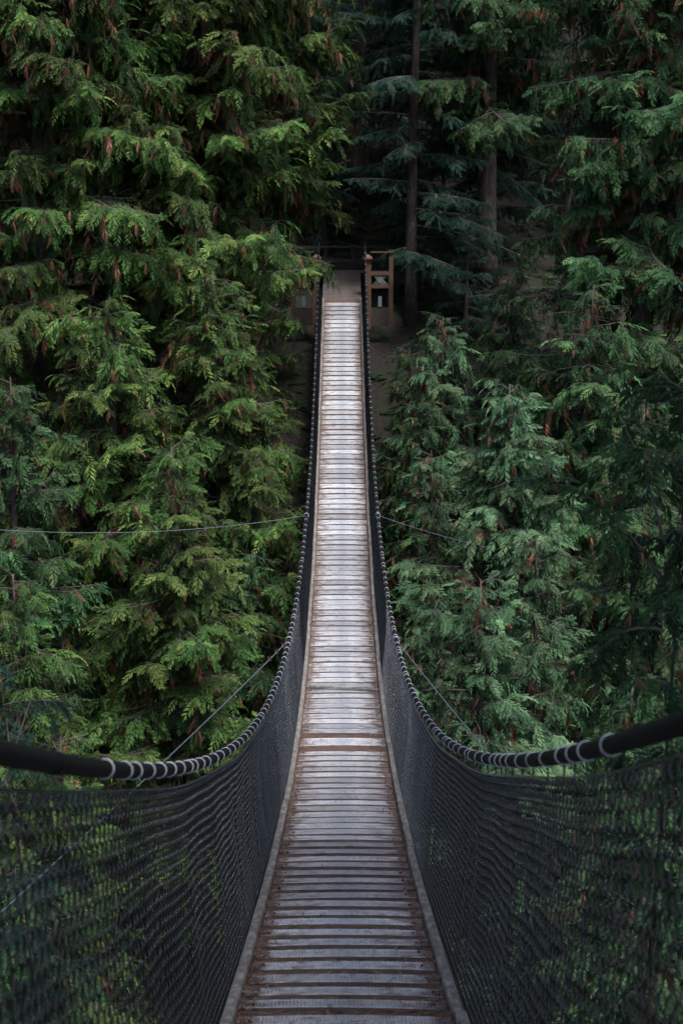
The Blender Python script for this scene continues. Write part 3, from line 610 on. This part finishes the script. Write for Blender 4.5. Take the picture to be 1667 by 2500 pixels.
guy('thin cable stretching right from mid span into the foliage', railpt(1, 24.9), P3(1230, 1345, 29), .05, (.5, .8, 1.1, 1.4), .005)
# ------------------------------------------------------------------ far landing
land = thing('landing_platform', 'dark timber landing with posts and railings at the far end of the bridge', 'platform', (0, 41.5, -2.9))
def lb(name, lo, hi, m, parent=land, bev=.008):
    me = MB(); c0 = np.array(lo, float); c1 = np.array(hi, float); ce = (c0 + c1) / 2; me.box(c0 - ce, c1 - ce); o = link(name, me.mesh(name, [m]), parent, ce - (np.array([0, 41.5, -2.9]) if parent is land else 0))
    return o
y, z = Y1 + .02, float(dZ(Y1))
for q in range(19):   # sloping ramp boards
    o = lb('ramp_board', (-.56, y, z - .03), (.56, y + .122, z + .0), M_ramp); o.rotation_euler = (math.atan(.27), random.gauss(0, .004), 0); y += .137; z += .037
RZ = z
for sd in (-1, 1):
    po = lb('gate_post', (sd * .76 - .085, 41.55, -3.4), (sd * .76 + .085, 41.72, -1.40), M_timber)
    me = MB(); h = .14; me.add([(-h, -h, 0), (h, -h, 0), (h, h, 0), (-h, h, 0), (-h, -h, .05), (h, -h, .05), (h, h, .05), (-h, h, .05), (0, 0, .15)], [(0, 3, 2, 1), (0, 1, 5, 4), (1, 2, 6, 5), (2, 3, 7, 6), (3, 0, 4, 7)]); me.add([(-h, -h, .05), (h, -h, .05), (h, h, .05), (-h, h, .05), (0, 0, .15)], [(0, 1, 4), (1, 2, 4), (2, 3, 4), (3, 0, 4)])
    link('post_cap', me.mesh('post_cap', [M_cap]), land, (sd * .74, .13, 1.505))
    lb('corner_post', (sd * 1.42 - .06, 41.58, -3.35), (sd * 1.42 + .06, 41.70, -1.20), M_timber)
    a, b_ = sorted((sd * .845, sd * 1.36))
    lb('rail', (a, 41.565, -1.85), (b_, 41.605, -1.74), M_timber); lb('rail', (a, 41.565, -2.22), (b_, 41.605, -2.11), M_timber)
    lb('top_rail', (a - .02, 41.54, -1.215), (b_ + .12, 41.70, -1.175) if sd > 0 else (b_ + .02, 41.70, -1.175), M_timber)
    lb('beam', (a, 41.56, -3.30), (b_, 41.62, -2.78), M_timber_d)
    lb('bracket', (sd * 1.1 - .05, 41.54, -2.75), (sd * 1.1 + .05, 41.558, -2.45), M_steel)
    c1, c2 = sorted((sd * 1.34, sd * 1.50)); lb('top_rail', (c1, 41.72, -1.20), (c2, 44.9, -1.16), M_timber_d)
    for yy_ in (43.2, 44.8): lb('back_post', (sd * 1.42 - .05, yy_, -3.2), (sd * 1.42 + .05, yy_ + .1, -1.21), M_timber_d)
    # small wire mesh infill
    m = MB(); step = .07
    for f in np.arange(-.5, .6, step):
        for dg in (-1, 1):
            p0 = np.array([0, 0, -2.11]); xs0 = a + (f + .0); x0_, x1_ = xs0, xs0 + .26 * dg + (.26 if dg < 0 else 0)
            x0_ = x0_ + (.26 if dg < 0 else 0); x1_ = xs0 if dg < 0 else xs0 + .26
            za, zb_ = -2.11, -1.85
            if min(x0_, x1_) < a or max(x0_, x1_) > b_: continue
            m.tube([(x0_, 41.585, za), (x1_, 41.585, zb_)], .0045, 4)
    if m.n: tag(link('wire_infill', m.mesh('wire_infill', [M_ring]), land, (0, -41.5, 2.9)), kind='stuff')
lb('floor', (-1.36, 44.06, RZ - .08), (1.36, 44.85, RZ - .02), M_ramp)
lb('rail', (-1.36, 44.86, -1.16), (1.36, 44.98, -1.10), M_timber_d); lb('rail', (-1.36, 44.88, -1.62), (1.36, 44.93, -1.5), M_timber_d); lb('rail', (-1.36, 44.88, -1.95), (1.36, 44.93, -1.84), M_timber_d)
for x in (-.5, .35): lb('back_post', (x - .05, 44.94, -2.6), (x + .05, 45.04, -1.165), M_timber_d)
